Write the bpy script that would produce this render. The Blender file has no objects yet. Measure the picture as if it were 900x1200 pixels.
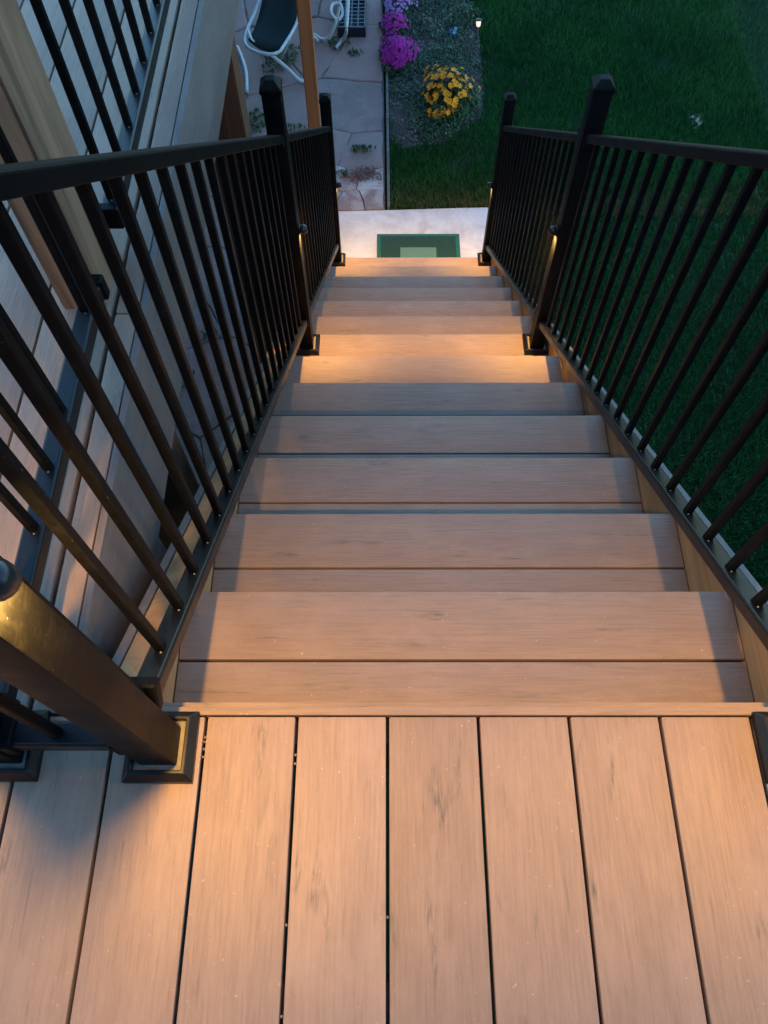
import bpy, bmesh, math, random
import numpy as np
from mathutils import Vector, Matrix
rnd = random.Random(7)
nrg = np.random.RandomState(11)
sc = bpy.context.scene
COL = sc.collection

# ------------------------------------------------------------ camera
cd = bpy.data.cameras.new('camera'); cam = bpy.data.objects.new('camera', cd); COL.objects.link(cam)
Rv = Vector((0.99999031, 0.0011668, -0.00424412)); Uv = Vector((0.00093421, 0.88599477, 0.4636943)); Fv = Vector((-0.00430131, 0.46369377, -0.88598509))
cam.matrix_world = Matrix(((Rv.x, Uv.x, -Fv.x, 0.0), (Rv.y, Uv.y, -Fv.y, -0.3015723), (Rv.z, Uv.z, -Fv.z, 1.24981692), (0, 0, 0, 1)))
cd.sensor_fit = 'VERTICAL'; cd.sensor_height = 36.0; cd.lens = 36.0*910.357/1200.0
cd.clip_start = 0.02; cd.clip_end = 500
sc.camera = cam

# ------------------------------------------------------------ sky (dusk, no direct sun)
w = bpy.data.worlds.new('World'); sc.world = w; w.use_nodes = True
wn = w.node_tree; wn.nodes.clear()
SKY_STRENGTH = 0.15
sky = wn.nodes.new('ShaderNodeTexSky'); sky.sky_type = 'NISHITA'; sky.sun_disc = False
sky.sun_elevation = math.radians(3.6); sky.sun_rotation = math.radians(180); sky.air_density = 1.0; sky.dust_density = 0.5; sky.ozone_density = 3.0
bg = wn.nodes.new('ShaderNodeBackground'); bg.inputs['Strength'].default_value = SKY_STRENGTH
wo = wn.nodes.new('ShaderNodeOutputWorld')
wn.links.new(sky.outputs[0], bg.inputs[0]); wn.links.new(bg.outputs[0], wo.inputs[0])
sc.view_settings.view_transform = 'Standard'; sc.view_settings.look = 'None'
sc.view_settings.gamma = 1.0; sc.view_settings.use_curve_mapping = False
sc.view_settings.exposure = 3.35
LAMP_W = 3.7
LAMP_COL = (1.0, 0.53, 0.11)

# ------------------------------------------------------------ measures
RUN, RISE = 0.2766, 0.1957
K = RISE/RUN
G = -14*RISE                      # garden level
TH = math.atan(K)
XL, XR = -0.401, 0.684            # tread ends
PITCH = 0.1445                    # deck board pitch

# ------------------------------------------------------------ object helpers
def link(name, me, parent=None, mat=None):
    o = bpy.data.objects.new(name, me); COL.objects.link(o)
    if parent is not None: o.parent = parent
    if mat is not None and me is not None and not me.materials: me.materials.append(mat)
    return o
def tag(o, label, cat=None, group=None, kind=None):
    if label: o['label'] = label
    if cat: o['category'] = cat
    if group: o['group'] = group
    if kind: o['kind'] = kind
    return o
def thing(name, label, cat, loc=(0, 0, 0), group=None):
    o = bpy.data.objects.new(name, None); COL.objects.link(o); o.location = loc
    o.empty_display_size = 0.1
    return tag(o, label, cat, group)
def structure(name, me, mat, label=None):
    o = link(name, me, None, mat); o['kind'] = 'structure'
    if label: o['label'] = label
    return o
def local(parent, p):
    return Vector(p) - parent.location if parent is not None else Vector(p)

def bm_mesh(name, bm, smooth=False):
    me = bpy.data.meshes.new(name); bmesh.ops.recalc_face_normals(bm, faces=bm.faces); bm.to_mesh(me); bm.free()
    if smooth:
        for p in me.polygons: p.use_smooth = True
    return me
def add_box(bm, a, b, mi=0):
    vs = [bm.verts.new((x, y, z)) for x in (a[0], b[0]) for y in (a[1], b[1]) for z in (a[2], b[2])]
    for f in ((0,1,3,2),(4,6,7,5),(0,4,5,1),(2,3,7,6),(0,2,6,4),(1,5,7,3)):
        fc = bm.faces.new([vs[i] for i in f]); fc.material_index = mi
    return vs
def box_mesh(name, sx, sy, sz, bev=0.0, seg=1):
    """box centred on x and y, top face at z=0"""
    bm = bmesh.new(); add_box(bm, (-sx/2, -sy/2, -sz), (sx/2, sy/2, 0))
    if bev > 0: bmesh.ops.bevel(bm, geom=list(bm.edges), offset=bev, segments=seg, affect='EDGES', profile=0.6)
    me = bm_mesh(name, bm)
    if seg > 1:
        for p in me.polygons: p.use_smooth = True
        try: me.set_sharp_from_angle(angle=math.radians(50))
        except Exception: pass
    return me
def tube_bm(bm, pts, r, n=10, closed=False):
    pts = [Vector(p) for p in pts]; rings = []
    N = len(pts)
    for i, p in enumerate(pts):
        d = (pts[(i+1) % N]-pts[i-1]) if closed else (pts[min(i+1, N-1)]-pts[max(i-1, 0)])
        d.normalize()
        a = Vector((0, 0, 1)) if abs(d.z) < 0.9 else Vector((1, 0, 0))
        u = d.cross(a).normalized(); v = d.cross(u).normalized()
        rr = r[i] if isinstance(r, (list, tuple)) else r
        rings.append([bm.verts.new(p+(u*math.cos(t)+v*math.sin(t))*rr) for t in [2*math.pi*k/n for k in range(n)]])
    m = N if closed else N-1
    for i in range(m):
        A, B = rings[i], rings[(i+1) % N]
        for k in range(n): bm.faces.new((A[k], A[(k+1) % n], B[(k+1) % n], B[k]))
    if not closed: bm.faces.new(rings[0][::-1]); bm.faces.new(rings[-1])
def spline(pts, sub=6):
    P = [Vector(p) for p in pts]; out = []
    for i in range(len(P)-1):
        p0, p1, p2, p3 = P[max(i-1, 0)], P[i], P[i+1], P[min(i+2, len(P)-1)]
        for s in range(sub):
            t = s/sub
            out.append(0.5*((2*p1)+(p2-p0)*t+(2*p0-5*p1+4*p2-p3)*t*t+(3*p1-p0-3*p2+p3)*t**3))
    out.append(P[-1]); return out
def prism_bm(bm, poly, axis, a, b):
    """extrude a 2D polygon along an axis ('x': poly is (y,z))"""
    def mk(c, t): return (t, c[0], c[1]) if axis == 'x' else ((c[0], t, c[1]) if axis == 'y' else (c[0], c[1], t))
    A = [bm.verts.new(mk(c, a)) for c in poly]; B = [bm.verts.new(mk(c, b)) for c in poly]
    n = len(poly); bm.faces.new(A); bm.faces.new(B[::-1])
    for i in range(n): bm.faces.new((A[i], B[i], B[(i+1) % n], A[(i+1) % n]))

# ------------------------------------------------------------ material helpers
class M:
    def __init__(s, name, rough=0.5, metal=0.0, spec=0.5):
        s.m = bpy.data.materials.new(name); s.m.use_nodes = True; s.t = s.m.node_tree
        s.b = s.t.nodes['Principled BSDF']; s.b.inputs['Roughness'].default_value = rough
        s.b.inputs['Metallic'].default_value = metal; s.b.inputs['Specular IOR Level'].default_value = spec
    def n(s, ty, **kw):
        nd = s.t.nodes.new(ty)
        for k, v in kw.items():
            if k in nd.inputs: nd.inputs[k].default_value = v
            else: setattr(nd, k, v)
        return nd
    def l(s, a, b): s.t.links.new(a, b)
    def coord(s, scale=(1, 1, 1), shuffle=True):
        tc = s.n('ShaderNodeTexCoord'); mp = s.n('ShaderNodeMapping'); mp.inputs['Scale'].default_value = scale
        src = tc.outputs['Object']
        if shuffle:
            oi = s.n('ShaderNodeObjectInfo'); mul = s.n('ShaderNodeMath', operation='MULTIPLY'); mul.inputs[1].default_value = 37.0
            s.l(oi.outputs['Random'], mul.inputs[0])
            cmb = s.n('ShaderNodeCombineXYZ'); s.l(mul.outputs[0], cmb.inputs[0]); s.l(mul.outputs[0], cmb.inputs[1]); s.l(mul.outputs[0], cmb.inputs[2])
            add = s.n('ShaderNodeVectorMath', operation='ADD'); s.l(src, add.inputs[0]); s.l(cmb.outputs[0], add.inputs[1]); src = add.outputs[0]
        s.l(src, mp.inputs['Vector']); return mp.outputs['Vector']
    def noise(s, vec, scale, detail=4, rough=0.55, dist=0.0):
        nz = s.n('ShaderNodeTexNoise'); nz.inputs['Scale'].default_value = scale; nz.inputs['Detail'].default_value = detail
        nz.inputs['Roughness'].default_value = rough; nz.inputs['Distortion'].default_value = dist
        s.l(vec, nz.inputs['Vector']); return nz.outputs['Fac']
    def ramp(s, fac, stops):
        r = s.n('ShaderNodeValToRGB'); e = r.color_ramp.elements
        while len(e) > 1: e.remove(e[-1])
        e[0].position = stops[0][0]; e[0].color = (*stops[0][1], 1)
        for p, c in stops[1:]:
            x = e.new(p); x.color = (*c, 1)
        s.l(fac, r.inputs[0]); return r.outputs[0]
    def mix(s, a, b, fac, mode='MIX'):
        x = s.n('ShaderNodeMix', data_type='RGBA', blend_type=mode)
        for sock, v in ((x.inputs[0], fac), (x.inputs[6], a), (x.inputs[7], b)):
            if hasattr(v, 'is_linked'): s.l(v, sock)
            elif isinstance(v, (tuple, list)): sock.default_value = (*v, 1)
            else: sock.default_value = v
        return x.outputs[2]
    def bump(s, h, strength=0.2, dist=0.002):
        b = s.n('ShaderNodeBump'); b.inputs['Strength'].default_value = strength; b.inputs['Distance'].default_value = dist
        s.l(h, b.inputs['Height']); s.l(b.outputs[0], s.b.inputs['Normal'])
    def col(s, c):
        if hasattr(c, 'is_linked'): s.l(c, s.b.inputs['Base Color'])
        else: s.b.inputs['Base Color'].default_value = (*c, 1)
    def math(s, op, a, b=None, clamp=False):
        x = s.n('ShaderNodeMath', operation=op); x.use_clamp = clamp
        for sock, v in ((x.inputs[0], a), (x.inputs[1], b)):
            if v is None: continue
            if hasattr(v, 'is_linked'): s.l(v, sock)
            else: sock.default_value = v
        return x.outputs[0]
    def rand(s): return s.n('ShaderNodeObjectInfo').outputs['Random']

def board_material(name, axis, base, dark, streak=0.75):
    """capped composite decking: fine long grain, faint cloudy wear and a few dark embossed streaks"""
    m = M(name, rough=0.62, spec=0.35)
    def sc3(long, cross): return (cross, long, cross) if axis == 'y' else (long, cross, cross)
    g = m.noise(m.coord(sc3(11.0, 240.0)), 1.0, 3, 0.6)            # grain
    g2 = m.noise(m.coord(sc3(5.0, 46.0)), 1.0, 5, 0.65, 0.5)
    cl = m.noise(m.coord(sc3(5.0, 9.0)), 1.0, 6, 0.7)          # clouds
    st = m.noise(m.coord(sc3(5.5, 34.0)), 1.0, 3, 0.55, 0.6)      # streak positions
    st2 = m.noise(m.coord(sc3(40.0, 300.0)), 1.0, 2, 0.5)
    c = m.ramp(g2, [(0.3, tuple(x*0.94 for x in base)), (0.7, tuple(x*1.06 for x in base))])
    c = m.mix(c, tuple(x*0.72 for x in base), m.math('MULTIPLY', m.math('SUBTRACT', g, 0.42, True), 1.9, True))
    c = m.mix(c, tuple(min(1, x*1.22+0.01) for x in base), m.math('MULTIPLY', m.math('SUBTRACT', cl, 0.47, True), 2.6, True))
    s = m.math('MULTIPLY', m.math('SUBTRACT', st, 0.618, True), 9.0, True)
    s = m.math('MULTIPLY', s, m.math('MULTIPLY', m.math('SUBTRACT', st2, 0.36, True), 3.2, True))
    s = m.math('MULTIPLY', s, streak, True)
    c = m.mix(c, dark, s)
    sp = m.noise(m.coord((150, 150, 150)), 1.0, 2, 0.5)           # pale specks of dust
    c = m.mix(c, (0.62, 0.58, 0.52), m.math('MULTIPLY', m.math('SUBTRACT', sp, 0.705, True), 5.0, True))
    hv = m.n('ShaderNodeHueSaturation'); m.l(c, hv.inputs['Color'])
    v = m.math('ADD', m.math('MULTIPLY', m.rand(), 0.17), 0.915); m.l(v, hv.inputs['Value'])
    m.col(hv.outputs[0])
    h = m.math('ADD', m.math('MULTIPLY', g, 0.8), m.math('MULTIPLY', g2, 0.5))
    m.bump(h, 0.9, 0.0018)
    rr = m.math('ADD', m.math('MULTIPLY', g, 0.25), 0.45); m.l(rr, m.b.inputs['Roughness'])
    return m.m
MAT = {}
BASE = (0.325, 0.223, 0.160); DARK = (0.095, 0.088, 0.075)
MAT['board_y'] = board_material('composite_board_lengthwise', 'y', BASE, DARK)
MAT['board_x'] = board_material('composite_board_crosswise', 'x', tuple(x*0.93 for x in BASE), DARK)
MAT['fascia'] = board_material('composite_fascia', 'y', (0.195, 0.165, 0.15), (0.10, 0.09, 0.08), 0.4)

def metal(name='black_powder_coated_aluminium', rough=0.40, spec=0.09, dr=0.02):
    m = M(name, rough=rough, spec=spec)
    v = m.coord((1, 1, 1))
    n1 = m.noise(v, 900.0, 2, 0.5); n2 = m.noise(v, 9.0, 5, 0.65); n3 = m.noise(v, 260.0, 2, 0.5)
    c = m.ramp(n2, [(0.35, (0.0030, 0.0033, 0.0042)), (0.72, (0.0060, 0.0062, 0.0070))])
    n4 = m.noise(v, 38.0, 6, 0.7, 0.6)
    c = m.mix(c, (0.020, 0.0195, 0.019), m.math('MULTIPLY', m.math('SUBTRACT', n4, 0.50, True), 1.6, True))
    c = m.mix(c, (0.25, 0.23, 0.20), m.math('MULTIPLY', m.math('SUBTRACT', n3, 0.73, True), 6.0, True))
    m.col(c); m.bump(n1, 0.25, 0.0004)
    m.l(m.math('ADD', m.math('MULTIPLY', n2, 0.40), 0.25+dr), m.b.inputs['Roughness']); return m.m
MAT['metal'] = metal(); MAT['cast'] = metal('black_cast_collar', 0.26, 0.45, -0.08)

def timber(name, base, dark, axis='z', rough=0.75, knots=True, contrast=2.2):
    m = M(name, rough=rough, spec=0.25)
    s = {'z': (14, 14, 0.9), 'y': (14, 0.9, 14), 'x': (0.9, 14, 14)}[axis]
    s2 = {'z': (70, 70, 1.6), 'y': (70, 1.6, 70), 'x': (1.6, 70, 70)}[axis]
    g = m.noise(m.coord(s), 1.0, 5, 0.62, 0.8); f = m.noise(m.coord(s2), 1.0, 3, 0.5)
    c = m.ramp(g, [(0.28, dark), (0.5, base), (0.74, tuple(min(1, x*1.25) for x in base))])
    c = m.mix(c, dark, m.math('MULTIPLY', m.math('SUBTRACT', f, 0.5, True), contrast, True))
    if knots:
        kn = m.noise(m.coord((6, 6, 2.0)), 1.0, 2, 0.4, 1.0)
        c = m.mix(c, tuple(x*0.45 for x in dark), m.math('MULTIPLY', m.math('SUBTRACT', kn, 0.66, True), 5.0, True))
    m.col(c); m.bump(m.math('ADD', g, m.math('MULTIPLY', f, 0.6)), 0.4, 0.002); return m.m
MAT['post_wood'] = timber('weathered_cedar', (0.30, 0.178, 0.105), (0.095, 0.058, 0.040), contrast=2.0)
MAT['brown_wood'] = timber('stained_brown_timber', (0.15, 0.068, 0.038), (0.055, 0.025, 0.018))
MAT['orange_wood'] = timber('orange_stained_timber', (0.36, 0.135, 0.050), (0.25, 0.088, 0.034), knots=False)
MAT['stringer'] = timber('treated_stringer_lumber', (0.42, 0.255, 0.125), (0.25, 0.15, 0.075), axis='y', knots=False)
MAT['dark_lumber'] = timber('framing_lumber', (0.16, 0.12, 0.08), (0.07, 0.05, 0.035), axis='y')

def simple(name, c, rough=0.6, spec=0.4, nscale=30.0, amt=0.25, bump=0.0, metalv=0.0):
    m = M(name, rough=rough, spec=spec, metal=metalv)
    n = m.noise(m.coord((1, 1, 1)), nscale, 4, 0.6)
    m.col(m.ramp(n, [(0.3, tuple(x*(1-amt) for x in c)), (0.7, tuple(min(1, x*(1+amt)) for x in c))]))
    if bump: m.bump(n, bump, 0.002)
    return m.m
MAT['liner'] = simple('cream_post_liner', (0.24, 0.215, 0.165), 0.6, nscale=60)
MAT['white_tube'] = simple('white_painted_tube', (0.44, 0.47, 0.46), 0.4, nscale=25, amt=0.12)
MAT['sling'] = simple('dark_green_sling_fabric', (0.014, 0.024, 0.022), 0.85, 0.2, 120, 0.3, 0.3)
MAT['crate'] = simple('dark_plastic', (0.010, 0.012, 0.022), 0.5, 0.4, 60, 0.3)
MAT['dome'] = simple('dark_lamp_hood', (0.022, 0.023, 0.025), 0.30, 0.5, 300, 0.2)
MAT['screw'] = simple('worn_screw_head', (0.20, 0.18, 0.15), 0.5, 0.4, 300, 0.2)

def emis(name, c, strength):
    m = M(name); m.col(c); m.b.inputs['Emission Color'].default_value = (*c, 1); m.b.inputs['Emission Strength'].default_value = strength; return m.m
MAT['lens'] = emis('warm_lit_lens', (1.0, 0.60, 0.22), 9.0)
MAT['solar_lens'] = emis('pale_lit_lens', (1.0, 0.72, 0.55), 0.09)

def stone_mat(pale=False):
    m = M('mortar_smeared_flagstone' if pale else 'pink_flagstone', rough=0.85, spec=0.25)
    v = m.coord((1, 1, 1)); a = m.noise(v, 5.0, 6, 0.65, 0.4); b = m.noise(v, 45.0, 5, 0.7); d = m.noise(v, 1.3, 3, 0.5)
    c = m.ramp(a, [(0.30, (0.215, 0.145, 0.125)), (0.50, (0.275, 0.190, 0.165)), (0.70, (0.34, 0.245, 0.215))])
    c = m.mix(c, (0.10, 0.075, 0.08), m.math('MULTIPLY', m.math('SUBTRACT', b, 0.5, True), 1.6, True))
    c = m.mix(c, (0.30, 0.26, 0.25), m.math('MULTIPLY', m.math('SUBTRACT', d, 0.5, True), 1.6, True))
    hv = m.n('ShaderNodeHueSaturation'); m.l(c, hv.inputs['Color']); m.l(m.math('ADD', m.math('MULTIPLY', m.rand(), 0.30), 0.85), hv.inputs['Value'])
    cc = m.mix(hv.outputs[0], (0.30, 0.155, 0.125), m.math('MULTIPLY', m.math('SUBTRACT', m.rand(), 0.35, True), 1.0, True))
    if pale:
        mo = m.noise(v, 3.4, 6, 0.62, 0.9)
        cc = m.mix(cc, (0.46, 0.43, 0.41), m.math('MULTIPLY', m.math('SUBTRACT', mo, 0.43, True), 6.0, True))
    m.col(cc); m.bump(m.math('ADD', a, m.math('MULTIPLY', b, 0.4)), 0.6, 0.008); return m.m
MAT['stone'] = stone_mat(); MAT['stone_pale'] = stone_mat(True)
def soil(name, c1, c2, c3):
    m = M(name, rough=0.95, spec=0.15)
    v = m.coord((1, 1, 1), False); a = m.noise(v, 3.0, 6, 0.7); b = m.noise(v, 60.0, 5, 0.75)
    c = m.ramp(a, [(0.3, c1), (0.55, c2), (0.75, c3)])
    c = m.mix(c, tuple(x*0.4 for x in c1), m.math('MULTIPLY', m.math('SUBTRACT', b, 0.48, True), 3.0, True))
    m.col(c); m.bump(b, 0.9, 0.02); return m.m
MAT['joint'] = soil('gritty_joint_soil', (0.15, 0.115, 0.10), (0.20, 0.155, 0.14), (0.26, 0.21, 0.185))
MAT['bed'] = soil('dry_bed_soil', (0.060, 0.048, 0.040), (0.105, 0.086, 0.072), (0.165, 0.140, 0.120))
MAT['turf'] = soil('turf_soil', (0.008, 0.026, 0.010), (0.012, 0.040, 0.014), (0.022, 0.052, 0.018))
def concrete():
    m = M('pale_worn_concrete', rough=0.85, spec=0.3)
    v = m.coord((1, 1, 1), False); a = m.noise(v, 4.5, 7, 0.68, 0.7); b = m.noise(v, 70.0, 4, 0.7); p = m.noise(v, 2.0, 5, 0.6, 1.2)
    c = m.ramp(a, [(0.28, (0.48, 0.46, 0.44)), (0.5, (0.62, 0.60, 0.575)), (0.72, (0.74, 0.72, 0.69))])
    c = m.mix(c, (0.36, 0.25, 0.22), m.math('MULTIPLY', m.math('SUBTRACT', p, 0.56, True), 4.0, True))
    c = m.mix(c, (0.22, 0.20, 0.19), m.math('MULTIPLY', m.math('SUBTRACT', b, 0.60, True), 3.0, True))
    m.col(c); m.bump(m.math('ADD', a, m.math('MULTIPLY', b, 0.4)), 0.4, 0.004); return m.m
MAT['concrete'] = concrete()

def leafmat(name, c, amt=0.45, nscale=6.0, emit=0):
    m = M(name, rough=0.6, spec=0.25)
    v = m.coord((1, 1, 1), False); a = m.noise(v, nscale, 5, 0.6); b = m.noise(v, nscale*12, 2, 0.6)
    f = m.math('ADD', m.math('MULTIPLY', a, 0.6), m.math('MULTIPLY', b, 0.4))
    m.col(m.ramp(f, [(0.36, tuple(x*(1-amt) for x in c)), (0.62, tuple(min(1, x*(1+amt)) for x in c))])); return m.m
def grassmat():
    m = M('lawn_blades', rough=0.6, spec=0.2)
    v = m.coord((1, 1, 1), False); a = m.noise(v, 1.1, 5, 0.6); b = m.noise(v, 16.0, 3, 0.6); d = m.noise(v, 2.6, 4, 0.6, 0.6)
    f = m.math('ADD', m.math('MULTIPLY', a, 0.65), m.math('MULTIPLY', b, 0.35))
    c = m.ramp(f, [(0.34, (0.008, 0.070, 0.014)), (0.52, (0.018, 0.120, 0.022)), (0.68, (0.034, 0.170, 0.034))])
    # dry straw along the edge of the concrete and in a few bare patches of the lawn
    tc = m.n('ShaderNodeTexCoord'); sp = m.n('ShaderNodeSeparateXYZ'); m.l(tc.outputs['Object'], sp.inputs[0])
    near = m.math('MULTIPLY', m.math('SUBTRACT', 4.62, sp.outputs['Y'], True), 2.4, True)
    near = m.math('MULTIPLY', near, m.math('MULTIPLY', m.math('SUBTRACT', b, 0.36, True), 4.0, True), True)
    near = m.math('MULTIPLY', near, m.math('GREATER_THAN', sp.outputs['Y'], 4.2))
    c = m.mix(c, (0.17, 0.125, 0.06), near)
    c = m.mix(c, (0.050, 0.125, 0.065), m.math('MULTIPLY', m.math('SUBTRACT', d, 0.54, True), 3.5, True))
    m.col(c); return m.m
MAT['grass'] = grassmat()
MAT['leaf'] = leafmat('bed_foliage', (0.035, 0.085, 0.035))
MAT['leaf_pale'] = leafmat('silvery_foliage', (0.10, 0.13, 0.10), 0.4, 14)
MAT['weed'] = leafmat('weed_leaves', (0.035, 0.085, 0.030), 0.4, 12)
MAT['magenta'] = leafmat('magenta_petals', (0.40, 0.020, 0.27), 0.35, 18)
MAT['lilac'] = leafmat('lilac_petals', (0.36, 0.20, 0.46), 0.35, 18)
MAT['yellow'] = leafmat('golden_petals', (0.88, 0.31, 0.010), 0.25, 18)
MAT['white_petal'] = leafmat('white_petals', (0.20, 0.24, 0.20), 0.2, 18)
MAT['blue_petal'] = leafmat('blue_petals', (0.16, 0.34, 0.62), 0.2, 18)
MAT['chip'] = leafmat('bark_and_stone_chips', (0.15, 0.125, 0.105), 0.65, 40)
MAT['edging'] = simple('grey_edging_strip', (0.13, 0.115, 0.10), 0.8, nscale=14, amt=0.35)
MAT['mat_teal'] = simple('mat_teal_border', (0.024, 0.125, 0.100), 0.95, 0.1, 220, 0.35, 0.6)
MAT['mat_dark'] = simple('mat_dark_green_pile', (0.022, 0.060, 0.048), 0.95, 0.1, 220, 0.35, 0.6)
MAT['mat_mint'] = simple('mat_mint_panel', (0.10, 0.215, 0.165), 0.95, 0.1, 220, 0.25, 0.6)
MAT['plaster'] = simple('grey_stucco', (0.12, 0.115, 0.11), 0.9, 0.2, 40, 0.15, 0.4)

# ============================================================ GROUND
def poly_mesh(name, pts, z):
    bm = bmesh.new(); bm.faces.new([bm.verts.new((x, y, z)) for x, y in pts]); return bm_mesh(name, bm)
structure('ground', poly_mesh('ground', [(-150, -150), (150, -150), (150, 150), (-150, 150)], G-0.035), MAT['turf'], 'dark garden ground reaching out under the lawn and paths')

# concrete landing at the foot of the stairs (a slab with chipped far edge)
bm = bmesh.new()
far = [(-0.62, 4.235), (-0.45, 4.262), (-0.28, 4.255), (-0.1, 4.262), (0.03, 4.266), (0.25, 4.275), (0.5, 4.285), (0.7, 4.29), (0.86, 4.295)]
poly = [(0.86, 3.2)] + far[::-1] + [(-0.62, 3.2)]
prism_bm(bm, poly, 'z', G-0.09, G)
bmesh.ops.bevel(bm, geom=[e for e in bm.edges if all(v.co.z > G-0.01 for v in e.verts)], offset=0.006, segments=1, affect='EDGES')
structure('concrete_landing', bm_mesh('landing', bm), MAT['concrete'], 'pale concrete pad under the foot of the stairs')

# flagstone patio: irregular stones from clipped cells
patio = structure('patio_base', poly_mesh('patio_base', [(-9, -3.0), (-0.50, -3.0), (-0.50, 3.24), (-0.005, 3.24), (-0.055, 9.0), (-9, 9.0)], G-0.011), MAT['joint'], 'gritty soil showing between the flagstones')
def clip(poly, p, n):
    out = []
    for i in range(len(poly)):
        a, b = poly[i], poly[(i+1) % len(poly)]
        da = (a[0]-p[0])*n[0]+(a[1]-p[1])*n[1]; db = (b[0]-p[0])*n[0]+(b[1]-p[1])*n[1]
        if da <= 0: out.append(a)
        if (da < 0 < db) or (db < 0 < da):
            t = da/(da-db); out.append((a[0]+(b[0]-a[0])*t, a[1]+(b[1]-a[1])*t))
    return out
def rough_poly(poly, amp=0.010, step=0.09):
    out = []
    for i in range(len(poly)):
        a, b = Vector(poly[i]), Vector(poly[(i+1) % len(poly)]); L = (b-a).length; n = max(1, int(L/step))
        if L < 0.02: out.append(a); continue
        nn = Vector((-(b-a).y, (b-a).x))/L
        for k in range(n):
            t = k/n; o = 0 if k == 0 else rnd.uniform(-amp, amp)
            out.append(a+(b-a)*t+nn*o)
    return [(p.x, p.y) for p in out]
seeds = []
# hand-set cells on the path in view, then a jittered field further left
hand = [(-0.10, 4.40), (-0.27, 4.36), (-0.44, 4.40), (-0.62, 4.42), (-0.11, 4.56), (-0.33, 4.58), (-0.55, 4.63), (-0.20, 4.80), (-0.50, 4.88), (-0.86, 4.84), (-0.28, 5.45), (-0.85, 5.35), (-0.20, 6.10), (-0.60, 6.25), (-0.30, 6.95), (-0.85, 7.0), (-1.10, 5.95), (-1.05, 4.75), (-0.3, 7.9), (-0.95, 4.2)]
seeds += hand
y = -2.8
row = 0
while y < 9:
    x = -8.7 + (0.3 if row % 2 else 0)
    while x < -0.6:
        p = (x+rnd.uniform(-.2, .2), y+rnd.uniform(-.17, .17))
        if all(math.hypot(p[0]-h[0], p[1]-h[1]) > 0.43 for h in hand) and not (p[0] > -1.15 and p[1] > 4.3): seeds.append(p)
        x += 0.62
    y += 0.5; row += 1
def edge_x(y): return -0.012-(y-4.26)*0.0087 if y > 4.2 else -0.635
ns = 0
for i, s in enumerate(seeds):
    if s[0] < -4.2: continue
    cell = [(s[0]-1, s[1]-1), (s[0]+1, s[1]-1), (s[0]+1, s[1]+1), (s[0]-1, s[1]+1)]
    for j, t in enumerate(seeds):
        if i == j: continue
        d = (t[0]-s[0], t[1]-s[1]); L = math.hypot(*d)
        if L > 2: continue
        n = (d[0]/L, d[1]/L); gap = 0.0028
        cell = clip(cell, ((s[0]+t[0])/2-n[0]*gap, (s[1]+t[1])/2-n[1]*gap), n)
        if not cell: break
    if not cell: continue
    if s[1] > 4.27 or s in hand: cell = clip(cell, (-0.022, 4.26), (1, 0.0087)); cell = clip(cell, (0, 4.275), (0, -1)) if s[0] > -0.8 and s[1] > 4.3 else cell
    else: cell = clip(cell, (-0.635, 0), (1, 0))
    if s[0] > -0.8 and s[1] < 4.3: cell = clip(cell, (-0.635, 0), (1, 0))
    if len(cell) < 3: continue
    pc = [(px-s[0], py-s[1]) for px, py in rough_poly(cell)]
    bm = bmesh.new(); top = rnd.uniform(-0.006, 0.003)
    if len(set(pc)) < 3: bm.free(); continue
    n = len(pc)
    lo = [bm.verts.new((a, b, -0.06)) for a, b in pc]; mi = [bm.verts.new((a, b, top-0.007)) for a, b in pc]
    up = [bm.verts.new((a*0.975, b*0.975, top)) for a, b in pc]
    bm.faces.new(up)
    for k in range(n):
        k2 = (k+1) % n
        bm.faces.new((mi[k], mi[k2], up[k2], up[k])); bm.faces.new((lo[k], lo[k2], mi[k2], mi[k]))
    o = link('flagstone', bm_mesh('flagstone', bm), patio, MAT['stone_pale'] if (s[1] < 4.75 and s in hand and s[0] > -0.7) else MAT['stone']); o.location = (s[0], s[1], G)

# bed of soil between path and lawn
bedpoly = [(0.025, 5.02), (0.12, 4.95), (0.30, 4.99), (0.45, 5.00), (0.60, 5.16), (0.74, 5.30), (0.785, 5.60), (0.785, 6.30), (0.79, 6.70), (0.62, 7.6), (-0.03, 7.8)]
bm = bmesh.new(); prism_bm(bm, bedpoly, 'z', G-0.06, G-0.013)
structure('flower_bed', bm_mesh('bed', bm), MAT['bed'], 'narrow bed of dry soil between the path and the lawn')
# edging strip between path and bed/lawn
bm = bmesh.new()
prism_bm(bm, [(0.003, 4.285), (0.022, 4.285), (-0.006, 7.9), (-0.025, 7.9)], 'z', G-0.06, G+0.018)
tag(link('edging_strip', bm_mesh('edging', bm), None, MAT['edging']), 'weathered grey edging strip between the stone path and the flower bed', 'edging')

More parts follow.
